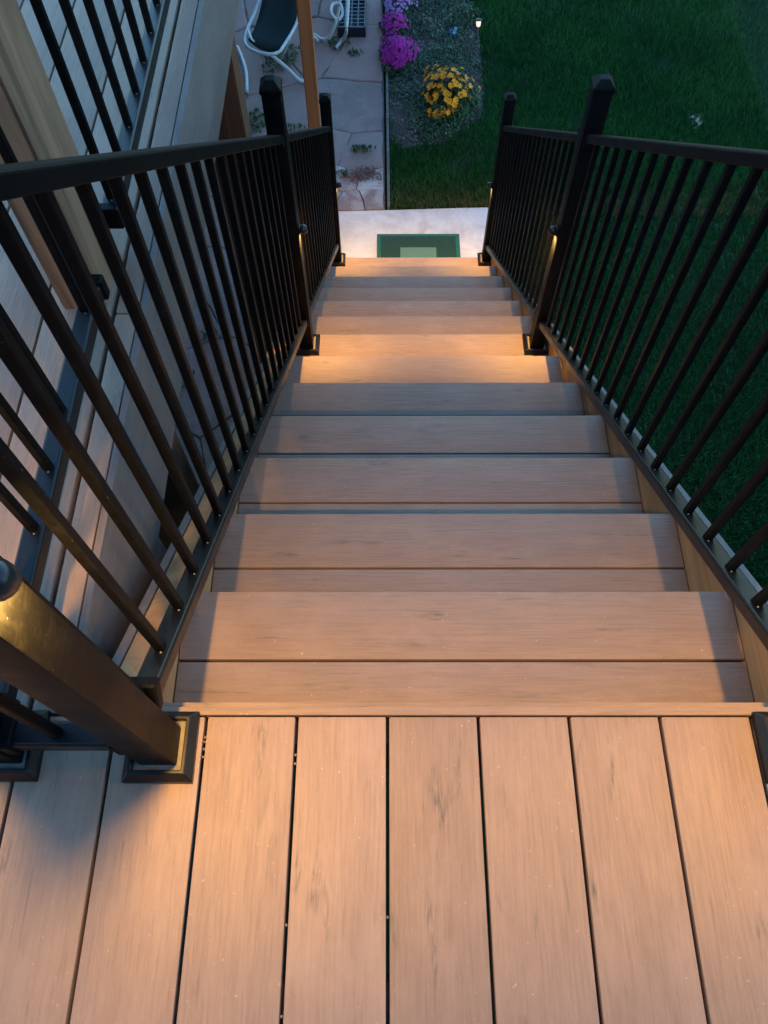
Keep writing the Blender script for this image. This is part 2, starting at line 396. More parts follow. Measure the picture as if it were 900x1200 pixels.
# ------------------------------------------------------------ scattered small faces (grass, chips, leaves)
def in_poly(px, py, poly):
    r = np.zeros(len(px), bool); n = len(poly)
    for i in range(n):
        x1, y1 = poly[i]; x2, y2 = poly[(i+1) % n]
        c = ((y1 > py) != (y2 > py)) & (px < (x2-x1)*(py-y1)/((y2-y1) if y2 != y1 else 1e-9)+x1); r ^= c
    return r
def raw_mesh(name, verts, faces_n, nf, mat, mats=None, mi=None):
    """verts (N,3); each face uses consecutive faces_n vertices"""
    me = bpy.data.meshes.new(name); me.vertices.add(len(verts)); me.vertices.foreach_set('co', verts.astype(np.float32).ravel())
    me.loops.add(nf*faces_n); me.loops.foreach_set('vertex_index', np.arange(nf*faces_n, dtype=np.int32))
    me.polygons.add(nf); me.polygons.foreach_set('loop_start', np.arange(0, nf*faces_n, faces_n, dtype=np.int32))
    for mm in (mats or [mat]): me.materials.append(mm)
    if mi is not None: me.polygons.foreach_set('material_index', mi.astype(np.int32))
    me.update(calc_edges=True); me.validate(); return me
def blades(px, py, z, h, wd, lean):
    n = len(px); a = nrg.rand(n)*2*np.pi; la = nrg.rand(n)*2*np.pi; le = lean*nrg.rand(n)*h
    b = np.stack([px, py, np.full(n, z)], 1); s = np.stack([np.cos(a)*wd/2, np.sin(a)*wd/2, np.zeros(n)], 1)
    tip = b+np.stack([np.cos(la)*le, np.sin(la)*le, h], 1)
    mid = b+np.stack([np.cos(la)*le*.35, np.sin(la)*le*.35, h*.55], 1)
    v = np.stack([b-s, b+s, mid+s*.8, mid-s*.8, mid-s*.8, mid+s*.8, tip], 1)
    q4 = np.stack([b-s, b+s, mid+s*.8, mid-s*.8], 1); t3 = np.stack([mid-s*.8, mid+s*.8, tip, tip], 1)
    t3[:, 3] = tip + s*.15
    return np.concatenate([q4, t3], 0).reshape(-1, 3), 2*n
def lawn_pts(n, x0, x1, y0, y1):
    px = x0+nrg.rand(n)*(x1-x0); py = y0+nrg.rand(n)*(y1-y0)
    wob = .035*np.sin(px*23+py*7)+.03*np.sin(py*31-px*9); bad = in_poly(px+wob, py+wob-.03*(py<5.3), bedpoly) | (px < 0.03-(py-4.3)*0.008) | ((px < 0.87) & (py < 4.28+px*0.018))
    return px[~bad], py[~bad]
parts = []
for n, r in ((115000, (0.0, 3.0, 4.2, 7.6)), (130000, (0.72, 4.4, 0.2, 4.6)), (40000, (3.0, 6.5, 3.5, 9.0)), (25000, (0.0, 4.5, 7.6, 9.5))):
    px, py = lawn_pts(n, *r); m_ = len(px)
    h = 0.022+0.026*nrg.rand(m_)+0.010*np.sin(px*2.1)*np.cos(py*1.7); wd = 0.003+0.003*nrg.rand(m_)
    v, nf = blades(px, py, G-0.034, h+0.03, wd, 0.9); parts.append((v, nf))
V = np.concatenate([p[0] for p in parts]); NF = sum(p[1] for p in parts)
lawn = link('lawn_grass', raw_mesh('lawn', V, 4, NF, MAT['grass']))
tag(lawn, 'short dark green lawn grass beyond and beside the stairs', 'grass', kind='stuff')
# turf sheet just below the blade tips
structure('lawn', poly_mesh('lawn_sheet', [(0.03, 4.30), (0.86, 4.31), (0.88, -6), (30, -6), (30, 30), (-0.2, 30), (-0.05, 9.0)], G-0.016), MAT['turf'], 'mown lawn ground under the grass blades')

def leaves(px, py, pz, size, tilt=1.0):
    n = len(px); a = nrg.rand(n)*2*np.pi; t = (nrg.rand(n)-.5)*tilt*2
    u = np.stack([np.cos(a)*np.cos(t), np.sin(a)*np.cos(t), np.sin(t)], 1)*size[:, None]
    t2 = (nrg.rand(n)-.5)*tilt
    wv = np.stack([-np.sin(a)*np.cos(t2), np.cos(a)*np.cos(t2), np.sin(t2)], 1)*size[:, None]*.42
    c = np.stack([px, py, pz], 1)
    v = np.stack([c-u, c-u*.1-wv, c+u, c-u*.1+wv], 1).reshape(-1, 3); return v, n
# chips and litter over the bed
n = 5200; px = -0.05+nrg.rand(n)*0.9; py = 4.9+nrg.rand(n)*2.9; ok = in_poly(px, py, bedpoly); px, py = px[ok], py[ok]
v, nf = leaves(px, py, np.full(len(px), G-0.002)+nrg.rand(len(px))*.012, 0.005+0.013*nrg.rand(len(px))**2, 0.7)
tag(link('bed_chips', raw_mesh('chips', v, 4, nf, MAT['chip'])), 'scattered bark chips and pale pebbles over the bed soil', 'mulch', kind='stuff')
# low sprawling ground cover of the bed
cs = [(0.36+rnd.uniform(-.3, .36), rnd.uniform(5.1, 7.4), rnd.uniform(.05, .13)) for _ in range(170)]
P = []
for (cx_, cy_, r_) in cs:
    k = int(105*r_/.1); a = nrg.rand(k)*6.283; rr = r_*np.sqrt(nrg.rand(k))
    P.append(np.stack([cx_+np.cos(a)*rr, cy_+np.sin(a)*rr*1.1, G+0.015+0.05*nrg.rand(k)*(1-rr/r_*.6)], 1))
P = np.concatenate(P); ok = in_poly(P[:, 0], P[:, 1], bedpoly); P = P[ok]
P = P[nrg.rand(len(P)) > .1]
v, nf = leaves(P[:, 0], P[:, 1], P[:, 2], 0.006+0.012*nrg.rand(len(P)), 1.3)
mi = (nrg.rand(nf) > .72).astype(int)
tag(link('ground_cover', raw_mesh('cover', v, 4, nf, None, [MAT['leaf'], MAT['leaf_pale']], mi)), 'low straggly green ground cover spread over the flower bed', 'ground cover', kind='stuff')

def clump(name, label, cat, c, rx, ry, h, nleaf, leafm, nfl, flm, fsize, lsize=0.016, petals=5, top_only=True, spread=1.0, group=None, fshift=(0, 0), jit=.03):
    t = thing(name, label, cat, (c[0], c[1], G), group)
    # foliage: stems plus leaves through the volume
    a = nrg.rand(nleaf)*6.283; rr = np.sqrt(nrg.rand(nleaf)); zz = h*(1-rr**2*.7)*nrg.rand(nleaf)**.6
    lump = 1+.18*np.sin(a*3+1)+.12*np.sin(a*5)
    v, nf = leaves(np.cos(a)*rr*rx*lump, np.sin(a)*rr*ry*lump, zz, lsize*(.6+.8*nrg.rand(nleaf)), 1.6)
    fol = link('foliage', raw_mesh('foliage', v, 4, nf, leafm), t)
    fol['kind'] = 'stuff'
    if nfl:
        bm = bmesh.new()
        for k in range(nfl):
            a_ = rnd.random()*6.283; r_ = math.sqrt(rnd.random())*spread; lm = 1+.18*math.sin(a_*3+1)
            x, y_ = math.cos(a_)*r_*rx*lm+fshift[0], math.sin(a_)*r_*ry*lm+fshift[1]
            z = h*(1-r_*r_*.45)+rnd.uniform(-jit, jit)
            s = fsize*rnd.uniform(.7, 1.2); nx = Vector((x*1.5, y_*1.5-.3*h, h)).normalized()
            u = nx.orthogonal().normalized(); w_ = nx.cross(u); ph = rnd.random()*6
            ctr = bm.verts.new(Vector((x, y_, z))-nx*s*.2)
            for p in range(petals):
                aa = ph+6.283*p/petals; d = u*math.cos(aa)+w_*math.sin(aa); e = nx.cross(d)
                o = Vector((x, y_, z))+nx*rnd.uniform(-.2, .25)*s
                bm.faces.new((ctr, bm.verts.new(o+d*s*.6-e*s*.34), bm.verts.new(o+d*s), bm.verts.new(o+d*s*.6+e*s*.34)))
        me = bpy.data.meshes.new('blossom'); bm.to_mesh(me); bm.free()
        fl = link('blossom', me, t, flm); fl['kind'] = 'stuff'
    return t
clump('magenta_phlox', 'mound of vivid magenta flowers beside the path, nearest of the pink mounds', 'flowering plant', (0.085, 6.02), .155, .20, .16, 900, MAT['leaf'], 520, MAT['magenta'], .016)
clump('magenta_phlox', 'smaller mound of magenta flowers between the vivid magenta and lilac mounds', 'flowering plant', (0.06, 6.44), .125, .115, .13, 500, MAT['leaf'], 190, MAT['magenta'], .014)
clump('lilac_phlox', 'pale lilac mound of flowers at the top edge of the photo', 'flowering plant', (0.10, 6.74), .145, .13, .15, 600, MAT['leaf'], 300, MAT['lilac'], .015)
clump('golden_flower', 'clump of golden yellow flowers in the bed near the lawn', 'flowering plant', (0.49, 5.40), .20, .22, .24, 1500, MAT['leaf'], 125, MAT['yellow'], .026, 0.022, 6, spread=1.1, fshift=(-0.02, 0.05), jit=.075)
clump('small_bed_plant', 'low green plant with tiny white flowers in front of the golden flowers', 'plant', (0.40, 5.13), .20, .10, .08, 420, MAT['leaf'], 22, MAT['white_petal'], .010, .014, 4)
clump('small_bed_plant', 'small plant with one pale blue bloom beside the solar light', 'plant', (0.575, 6.36), .045, .05, .08, 60, MAT['leaf'], 4, MAT['blue_petal'], .020, .014, 5)
clump('small_bed_plant', 'leafy green plant behind the blue bloom at the bed corner', 'plant', (0.69, 6.62), .10, .14, .10, 260, MAT['leaf'], 8, MAT['white_petal'], .009, .016, 4)
clump('small_bed_plant', 'small pale flowering plant in the middle of the bed, left of the blue bloom', 'plant', (0.36, 6.5), .08, .09, .08, 180, MAT['leaf_pale'], 8, MAT['white_petal'], .011, .014, 4)
clump('white_wildflower', 'little cluster of white wildflowers alone in the dark lawn', 'wildflower', (2.40, 5.22), .05, .08, .05, 60, MAT['leaf_pale'], 16, MAT['white_petal'], .016, .014, 5)
for (x_, y_, rx_, ry_, n_, lab) in ((-0.19, 4.92, .10, .035, 90, 'small weed in the path crack nearest the landing'),
        (-0.33, 4.64, .05, .03, 45, 'sprig of weed by the cracked stones beside the lower stair post'),
        (-0.90, 6.10, .17, .22, 420, 'patch of dark weeds under the reclined garden chair'),
        (-0.42, 6.25, .10, .08, 120, 'patch of dark weeds at the foot of the second garden chair'),
        (-1.02, 5.25, .08, .14, 170, 'weeds growing by the brown support post'),
        (-0.72, 5.15, .16, .06, 150, 'strip of weeds behind the middle stair post'),
        (-0.27, 6.12, .07, .03, 50, 'thin weed in the far crack of the path'),
        (-1.15, 3.1, .08, .05, 60, 'weed in the flagstones seen through the left railing'),
        (-1.3, 2.75, .06, .10, 60, 'weed tuft beside the patio stones under the deck edge'),
        (-0.95, 3.75, .10, .06, 70, 'weed in the patio joints left of the landing')):
    clump('weed', lab, 'weed', (x_, y_), rx_, ry_, .045, n_, MAT['weed'], 0, None, 0, .016)

# crumbled dirt in the broken corner of the path
n = 700; px = -0.17+nrg.randn(n)*.055; py = 4.64+nrg.randn(n)*.032+(px+.17)*.35*np.sin(px*40); ok = px < -.03
px, py = px[ok], py[ok]
v, nf = leaves(px, py, np.full(len(px), G+.003)+nrg.rand(len(px))*.010, 0.006+.010*nrg.rand(len(px)), .8)
tag(link('path_dirt', raw_mesh('dirt', v, 4, nf, leafmat('red_brown_dirt', (0.13, 0.085, 0.072), .45, 30))), 'crumbled reddish dirt in the broken part of the path by the landing', 'dirt', kind='stuff')

# ============================================================ DECK
deck = thing('deck', 'raised composite deck with long brown boards at the top of the stairs', 'deck')
BW = 0.1395; BT = 0.024
def yboard(xc, y0, y1, width=BW, parent=deck, name='deck_board', z=0.0, lab=None):
    me = box_mesh('deck_board', width, y1-y0, BT, 0.0032, 2)
    o = link(name, me, parent, MAT['board_y']); o.location = (xc, (y0+y1)/2, z)
    if lab: o['label'] = lab
    return o
for k in range(-3, 5):
    w_ = BW if k < 4 else 0.12
    y1 = -0.016 if k > -4 else 0
    yboard((k+0.5)*PITCH - (0 if k < 4 else 0.009), -1.9, y1, w_, z=rnd.uniform(-.0006, .0006))
yboard(-3.5*PITCH, -1.9, -0.016)          # the board the corner post stands on, cut at the stair line
for k in range(-14, -4):
    yboard((k+0.5)*PITCH, -1.9, 4.6, z=rnd.uniform(-.0006, .0006))
# narrow ripped board along the open edge of the side deck: two lengths, notched round the timber post
yboard(-0.5475, -0.011, 0.822, 0.046); yboard(-0.5475, 0.826, 4.6, 0.046)
# side fascia (rounded top edge) and the stair-head trim
def fascia(x0, x1, y0, y1, z0, z1, name, mat):
    me = box_mesh(name, x1-x0, y1-y0, z1-z0, 0.004, 2); o = link(name, me, deck, mat); o.location = ((x0+x1)/2, (y0+y1)/2, z1); return o
fascia(-0.522, -0.507, 0.003, 4.62, -0.302, 0.001, 'fascia_board', MAT['fascia'])
fascia(-0.506, 0.728, -0.0145, -0.0005, -0.25, 0.0035, 'fascia_board', MAT['board_x'])
fascia(-0.522, 0.70, -0.055, -0.017, -0.26, -0.0245, 'rim_joist', MAT['dark_lumber'])
fascia(-0.56, -0.5225, 0.02, 4.60, -0.27, -0.0245, 'rim_joist', MAT['dark_lumber'])
for yj in [-1.6+0.4*i for i in range(4)] + [0.55+0.45*i for i in range(9)]:
    x1 = 0.69 if yj < 0 else -0.561
    fascia(-2.0, x1, yj-.02, yj+.02, -0.26, -0.0245, 'joist', MAT['dark_lumber'])
fascia(-2.06, -2.01, -1.9, 4.6, -0.27, -0.0245, 'rim_joist', MAT['dark_lumber'])
# lower skirt below the fascia near the stair head
fascia(-0.533, -0.512, 0.004, 0.455, -0.62, -0.3025, 'skirt_board', MAT['fascia'])
# screws in the board gaps
for (sx, sy) in ((-0.2885, -0.055), (-0.2885, -0.066), (-0.2885, -0.078), (-0.2885, -0.048), (-0.144, -0.075), (-0.144, -0.088), (-0.1445, -0.31), (-0.0005, -0.30), (-0.1445, -0.42)):
    bm = bmesh.new(); bmesh.ops.create_uvsphere(bm, u_segments=8, v_segments=5, radius=0.0024)
    o = link('screw_head', bm_mesh('screw', bm, True), deck, MAT['screw']); o.location = (sx, sy, -0.004)

# unseen house wall, added behind and below the deck to block sky light
wall = thing('unseen_house_wall', 'unseen grey stucco house wall added behind and below the deck to block sky light', 'wall', (-2.3, 0, G))
bm = bmesh.new(); add_box(bm, (0, -2.2, 0), (0.2, 7.5, 2.45)); link('wall', bm_mesh('wall', bm), wall, MAT['plaster'])
bm = bmesh.new(); add_box(bm, (0.202, -2.1, 0), (5.5, -1.905, 2.45)); link('wall', bm_mesh('wall', bm), wall, MAT['plaster'])
bm = bmesh.new(); add_box(bm, (-0.5, -2.15, 2.452), (6.0, -1.91, 5.6)); link('wall', bm_mesh('wall', bm), wall, MAT['plaster'])

# ============================================================ STAIRS
stairs = thing('staircase', 'long straight flight of brown composite stairs going down to the concrete pad', 'staircase', (0, 0, 0))
tread_me = box_mesh('tread', XR-XL-0.003, 0.1395, BT, 0.0035, 2); tread_me.materials.append(MAT['board_x'])
xc = (XL+XR)/2
riser_me = box_mesh('riser', XR-XL-0.004, 0.012, 0.1, 0.0)
for i in range(1, 14):
    for j, off in enumerate((0.0698, 0.2138)):
        o = link('tread_board', tread_me, stairs); o.location = (xc, i*RUN-off, -i*RISE+rnd.uniform(-.0004, .0004))
me = box_mesh('riser', XR-XL-0.004, 0.012, RISE-BT-0.002, 0.0)
me.materials.append(MAT['board_x'])
for i in range(1, 15):
    o = link('riser_board', me, stairs); o.location = (xc, (i-1)*RUN-0.024 if i > 1 else 0.0066, -(i-1)*RISE-BT-0.001 if i > 1 else -BT-.001)
# wooden stringers: closed boards at each side, sloping
def sloped_prism(x0, x1, top, bot, y0, y1, mat, name, bev=0.0, lab=None):
    bm = bmesh.new()
    pts = [(y0, top-K*y0), (y1, top-K*y1), (y1, max(bot-K*y1, G+.002)), (y0, bot-K*y0)]
    if bot-K*y1 < G:
        yy = (bot-G-.002)/K; pts = [(y0, top-K*y0), (y1, top-K*y1), (y1, G+.002), (yy, G+.002), (y0, bot-K*y0)]
    prism_bm(bm, pts, 'x', x0, x1)
    if bev: bmesh.ops.bevel(bm, geom=list(bm.edges), offset=bev, segments=1, affect='EDGES')
    o = link(name, bm_mesh(name, bm), stairs, mat)
    if lab: o['label'] = lab
    return o
ST = 0.040
for sgn, xi in ((-1, XL), (1, XR)):
    a, b = (xi-0.042, xi-0.0005) if sgn < 0 else (xi+0.0005, xi+0.020)
    sloped_prism(a, b, ST, -0.28, 0.016, 3.62, MAT['stringer'], 'stringer', 0.0015)
    a, b = (xi-0.064, xi-0.0465) if sgn < 0 else (xi+0.0225, xi+0.041)
    sloped_prism(a, b, ST-0.003, -0.29, 0.004, 3.64, MAT['fascia'], 'skirt_board', 0.002)

# ============================================================ RAILINGS
POST = 0.0575
post_meshes = {}
def taper_skirt(name, w0, w1, h, hole):
    """square collar: vertical lip, sloping top, open in the middle"""
    bm = bmesh.new()
    def ring(s, z): return [bm.verts.new((sx*s/2, sy*s/2, z)) for sx, sy in ((-1, -1), (1, -1), (1, 1), (-1, 1))]
    rs = [ring(w0, 0), ring(w0, h*.42), ring(w1, h), ring(hole, h), ring(hole, 0)]
    for A, B in zip(rs, rs[1:]):
        for k in range(4): bm.faces.new((A[k], A[(k+1) % 4], B[(k+1) % 4], B[k]))
    bmesh.ops.bevel(bm, geom=[e for e in bm.edges if e.calc_length() > .004], offset=0.0012, segments=1, affect='EDGES')
    return bm_mesh(name, bm)
skirt_me = taper_skirt('post_skirt', 0.108, 0.088, 0.024, 0.076); skirt_me.materials.append(MAT['cast'])
liner_me = box_mesh('liner', 0.0755, 0.0755, 0.012, 0.0); liner_me.materials.append(MAT['liner'])
def cap_mesh():
    bm = bmesh.new()
    def ring(s, z): return [bm.verts.new((sx*s/2, sy*s/2, z)) for sx, sy in ((-1, -1), (1, -1), (1, 1), (-1, 1))]
    rs = [ring(.064, 0), ring(.064, .014), ring(.026, .034), ]
    bm.faces.new(rs[0][::-1]); bm.faces.new(rs[-1])
    for A, B in zip(rs, rs[1:]):
        for k in range(4): bm.faces.new((A[k], A[(k+1) % 4], B[(k+1) % 4], B[k]))
    bmesh.ops.bevel(bm, geom=list(bm.edges), offset=0.0015, segments=2, affect='EDGES'); me = bm_mesh('post_cap', bm); me.materials.append(MAT['metal']); return me
cap_me = cap_mesh()
def post(parent, x, y, z0, ztop, cap=True):
    h = ztop-z0-(0.034 if cap else 0)
    me = box_mesh('post', POST, POST, h, 0.003, 2)
    p = link('post', me, parent, MAT['metal']); p.location = (x, y, z0+h)
    if cap: c = link('post_cap', cap_me, p); c.location = (0, 0, 0.0005)
    s = link('post_skirt', skirt_me, p); s.location = (0, 0, -h+0.0005)
    l = link('post_liner', liner_me, p); l.location = (0, 0, -h+0.0125)
    return p
def rail_profile_mesh(name, wdt, hgt, L, bev=0.004, crown=False):
    """rail along +y, centred on x, underside at z=0"""
    bm = bmesh.new()
    if crown: pr = [(-wdt/2, 0), (wdt/2, 0), (wdt/2, hgt*.62), (wdt*.36, hgt*.93), (0, hgt), (-wdt*.36, hgt*.93), (-wdt/2, hgt*.62)]
    else: pr = [(-wdt/2, 0), (wdt/2, 0), (wdt/2, hgt-bev), (wdt/2-bev, hgt), (-wdt/2+bev, hgt), (-wdt/2, hgt-bev)]
    prism_bm(bm, pr, 'y', 0, L)
    bmesh.ops.bevel(bm, geom=[e for e in bm.edges if abs(e.verts[0].co.y-e.verts[1].co.y) > L*.5], offset=0.0012, segments=1, affect='EDGES')
    return bm_mesh(name, bm)
def rail(parent, name, p0, p1, wdt, hgt, crown=False):
    p0, p1 = Vector(p0), Vector(p1); d = p1-p0; L = d.length
    o = link(name, rail_profile_mesh(name, wdt, hgt, L, crown=crown), parent, MAT['cast' if name == 'bottom_rail' else 'metal'])
    y_ = d.normalized(); z_ = Vector((0, 0, 1)); x_ = y_.cross(z_).normalized(); z_ = x_.cross(y_)
    o.matrix_local = Matrix(((x_.x, y_.x, z_.x, p0.x), (x_.y, y_.y, z_.y, p0.y), (x_.z, y_.z, z_.z, p0.z), (0, 0, 0, 1)))
    return o
def bracket(parent, p, slope=True, sgn=1):
    bm = bmesh.new(); add_box(bm, (-.024, -.008 if sgn > 0 else -.016, -.006), (.024, .016 if sgn > 0 else .008, .046))
    bmesh.ops.bevel(bm, geom=list(bm.edges), offset=.003, segments=1, affect='EDGES')
    o = link('rail_bracket', bm_mesh('rail_bracket', bm), parent, MAT['metal']); o.location = p
    if slope: o.rotation_euler = (-TH, 0, 0)
BAL = 0.0160
bal_cache = {}
def baluster(parent, x, y, z0, z1, slope=True):
    key = (round(z1-z0, 3), slope)
    if key not in bal_cache:
        bm = bmesh.new(); s = BAL/2; h = z1-z0; dz = K*s if slope else 0
        vs = [bm.verts.new(c) for c in ((-s, -s, dz), (s, -s, dz), (s, s, -dz), (-s, s, -dz), (-s, -s, h+dz), (s, -s, h+dz), (s, s, h-dz), (-s, s, h-dz))]
        for f in ((3, 2, 1, 0), (4, 5, 6, 7), (0, 1, 5, 4), (1, 2, 6, 5), (2, 3, 7, 6), (3, 0, 4, 7)): bm.faces.new([vs[i] for i in f])
        bmesh.ops.bevel(bm, geom=[e for e in bm.edges if abs(e.verts[0].co.z-e.verts[1].co.z) > .3], offset=.0022, segments=1, affect='EDGES')
        me = bm_mesh('baluster', bm); me.materials.append(MAT['metal']); bal_cache[key] = me
    o = link('baluster', bal_cache[key], parent); o.location = (x, y, z0); return o

def screw(parent, x, y, z, n=Vector((0, 0, 1))):
    bm = bmesh.new(); bmesh.ops.create_uvsphere(bm, u_segments=8, v_segments=5, radius=0.0019)
    o = link('screw_head', bm_mesh('screw', bm, True), parent, MAT['screw']); o.location = (x, y, z); o.scale = (1, 1, .5)

RB0, RB1 = 0.088, 0.122       # bottom rail under / top above the nosing line (vertical)
RT0, RT1 = 0.937, 0.973       # top rail
NZ = lambda y, o: o-K*y
c_, s_ = math.cos(TH), math.sin(TH)
def stair_rail(name, label, xs, dbot, start, lift=0.0, drop=0.0):
    """xs: rail centre x at newel, mid post, lower post"""
    t = thing(name, label, 'railing', (xs[0], 0, 0)); X0 = xs[0]
    inner = 1 if X0 < 0 else -1
    ys = (-0.064, 1.875, 3.57); base = (0.0, -7*RISE, -13*RISE)
    tops = (1.13, -0.172, -1.370)
    for x, y, b, tp in zip(xs, ys, base, tops): post(t, x-X0, y, b, tp)
    for a in (0, 1):
        y0 = ys[a]+POST/2+.0005; y1 = ys[a+1]-POST/2-.0005
        xa = lambda y, a=a: xs[a]+(xs[a+1]-xs[a])*(y-ys[a])/(ys[a+1]-ys[a])-X0
        rail(t, 'bottom_rail', (xa(y0), y0, NZ(y0, RB0+dbot)), (xa(y1), y1, NZ(y1, RB0+dbot)), .038, (RB1-RB0)*c_)
        e0, e1 = (lift, 0.0) if a == 0 else (0.0, 0.0)
        rail(t, 'top_rail', (xa(y0), y0, NZ(y0, RT0+e0+drop)), (xa(y1), y1, NZ(y1, RT0+e1+drop)), .040, .031*c_)
        for o_ in (RB0+dbot, RT0):
            bracket(t, (xa(y1), y1-.004, NZ(y1-.004, o_-.003)), True, -1); bracket(t, (xa(y0), y0+.004, NZ(y0+.004, o_-.003)), True, 1)
        if a == 0: yy = [start+0.0935*k for k in range(-1, 40)]
        else: yy = [y0+.060+0.0935*k for k in range(0, 40)]
        for y in yy:
            if y0+.012 < y < y1-.012:
                baluster(t, xa(y), y, NZ(y, RB1+dbot-.004), NZ(y, RT0+.006+drop)+(lift*max(0, 1-(y-y0)/(y1-y0)) if a == 0 else 0))
                if a == 0: screw(t, xa(y)+inner*.004, y-.0118, NZ(y-.0118, RB1+dbot+.0005))
    return t
stair_rail('stair_railing', 'black metal stair railing on the left side of the flight', (-0.353, -0.343, -0.330), 0.014, 0.072, lift=.020, drop=.002)
stair_rail('stair_railing', 'black metal stair railing on the right side of the flight, against the lawn', (0.633, 0.636, 0.655), 0.0, 0.180)

# deck railing: corner post, short panel to the stair newel, long panel to the timber post, panel beyond it
def deck_rail():
    t = thing('deck_railing', 'black metal railing along the edge of the side deck, left of the stairs', 'railing', (-0.592, 0, 0))
    post(t, 0, -0.062, 0, 1.13)
    zb, zt = 0.068, 0.90
    def ypanel(x, y0, y1, ys):
        rail(t, 'bottom_rail', (x, y0, zb), (x, y1, zb), .038, .034); rail(t, 'top_rail', (x, y0, zt), (x, y1, zt), .046, .038, True)
        for o_ in (zb, zt):
            bracket(t, (x, y1-.006, o_-.003), False, -1); bracket(t, (x, y0+.006, o_-.003), False, 1)
        for y in ys:
            if y0+.02 < y < y1-.02:
                baluster(t, x, y, zb+.033, zt+.002, False); screw(t, x+.004, y-.0118, zb+.0345)
    ypanel(0.006, -0.028, 0.826, [0.035+.118*k for k in range(0, 20)])
    ypanel(0.006, 1.006, 3.6, [1.055+.118*k for k in range(0, 40)])
    post(t, 0.006, 3.635, 0, 1.13)
    # short panel running across to the stair newel
    x0, x1 = 0.033, 0.592-0.353-.0325
    rail(t, 'bottom_rail', (x0, -.063, zb), (x1, -.063, zb), .038, .034); rail(t, 'top_rail', (x0, -.063, zt), (x1, -.063, zt), .046, .038, True)
    for xx, a in ((x0+.006, 1), (x1-.006, -1)):
        for o_ in (zb, zt):
            bm = bmesh.new(); add_box(bm, (-.010, -.024, -.006), (.010, .024, .046)); bmesh.ops.bevel(bm, geom=list(bm.edges), offset=.003, segments=1, affect='EDGES')
            b = link('rail_bracket', bm_mesh('rail_bracket', bm), t, MAT['metal']); b.location = (xx, -.063, o_-.003)
    baluster(t, 0.110, -.063, zb+.033, zt+.002, False)
deck_rail()

# post lights: small hood on the inner face of each stair post, lens below it
def hood_mesh():
    bm = bmesh.new(); R = .030; n = 16; rings = []
    for (r, z) in ((.0165, -.009), (.0165, .0), (.0156, .0065), (.013, .012), (.008, .0155), (.0025, .017)):
        rings.append([bm.verts.new((r*math.cos(2*math.pi*k/n), r*math.sin(2*math.pi*k/n), z)) for k in range(n)])
    inn = [bm.verts.new((.0148*math.cos(2*math.pi*k/n), .0148*math.sin(2*math.pi*k/n), -.009)) for k in range(n)]
    inn2 = [bm.verts.new((.0148*math.cos(2*math.pi*k/n), .0148*math.sin(2*math.pi*k/n), .001)) for k in range(n)]
    seq = [inn2, inn]+rings
    for A, B in zip(seq, seq[1:]):
        for k in range(n): bm.faces.new((A[k], A[(k+1) % n], B[(k+1) % n], B[k]))
    bm.faces.new(rings[-1]); bm.faces.new(inn2[::-1]); return bm_mesh('hood', bm, True)
hood_me = hood_mesh(); hood_me.materials.append(MAT['dome'])
bm = bmesh.new(); bmesh.ops.create_cone(bm, cap_ends=True, segments=14, radius1=.011, radius2=.0135, depth=.006); lens_me = bm_mesh('lens', bm, True); lens_me.materials.append(MAT['lens'])
plate_me = box_mesh('back_plate', .004, .026, .032, .0012); plate_me.materials.append(MAT['dome'])
def post_light(x, y, z, s, label, power=1.0, spot=150):
    t = thing('post_light', label, 'light', (x, y, z), 'downlights on the stair railing posts')
    h = link('hood', hood_me, t); h.location = (s*.0152, 0, 0)
    l = link('lens', lens_me, t); l.location = (s*.0150, 0, -.0060)
    p = link('back_plate', plate_me, t); p.location = (s*.0025, 0, .017)
    ld = bpy.data.lights.new('bulb', 'SPOT'); ld.energy = LAMP_W*power; ld.color = LAMP_COL; ld.shadow_soft_size = .016
    ld.spot_size = math.radians(spot); ld.spot_blend = 1.0
    lo = bpy.data.objects.new('bulb', ld); COL.objects.link(lo); lo.parent = t; lo.location = (s*.0125, 0, -.0115)
    lo.rotation_euler = (0, 0, 0)
f_ = POST/2
post_light(-0.592-f_, -0.062, 0.683, -1, 'hooded downlight on the outer face of the corner post of the side deck', 0.9, 150)
post_light(-0.353+f_, -0.064, 0.683, 1, 'dark hooded downlight near the top of the left newel post at the photo edge', 1.27, 148)
post_light(0.633-f_, -0.064, 0.66, -1, 'dark hooded downlight on the right newel post beside the deck', 1.02, 148)
post_light(-0.343+f_, 1.875, -0.735, 1, 'lit hooded downlight on the middle post of the left stair railing', 1.22)
post_light(0.636-f_, 1.875, -0.745, -1, 'lit hooded downlight on the middle post of the right stair railing', 1.22)
post_light(-0.330+f_, 3.57, -1.945, 1, 'lit hooded downlight on the bottom post of the left stair railing', 1.22)
post_light(0.655-f_, 3.57, -1.95, -1, 'lit hooded downlight on the bottom post of the right stair railing', 1.22)

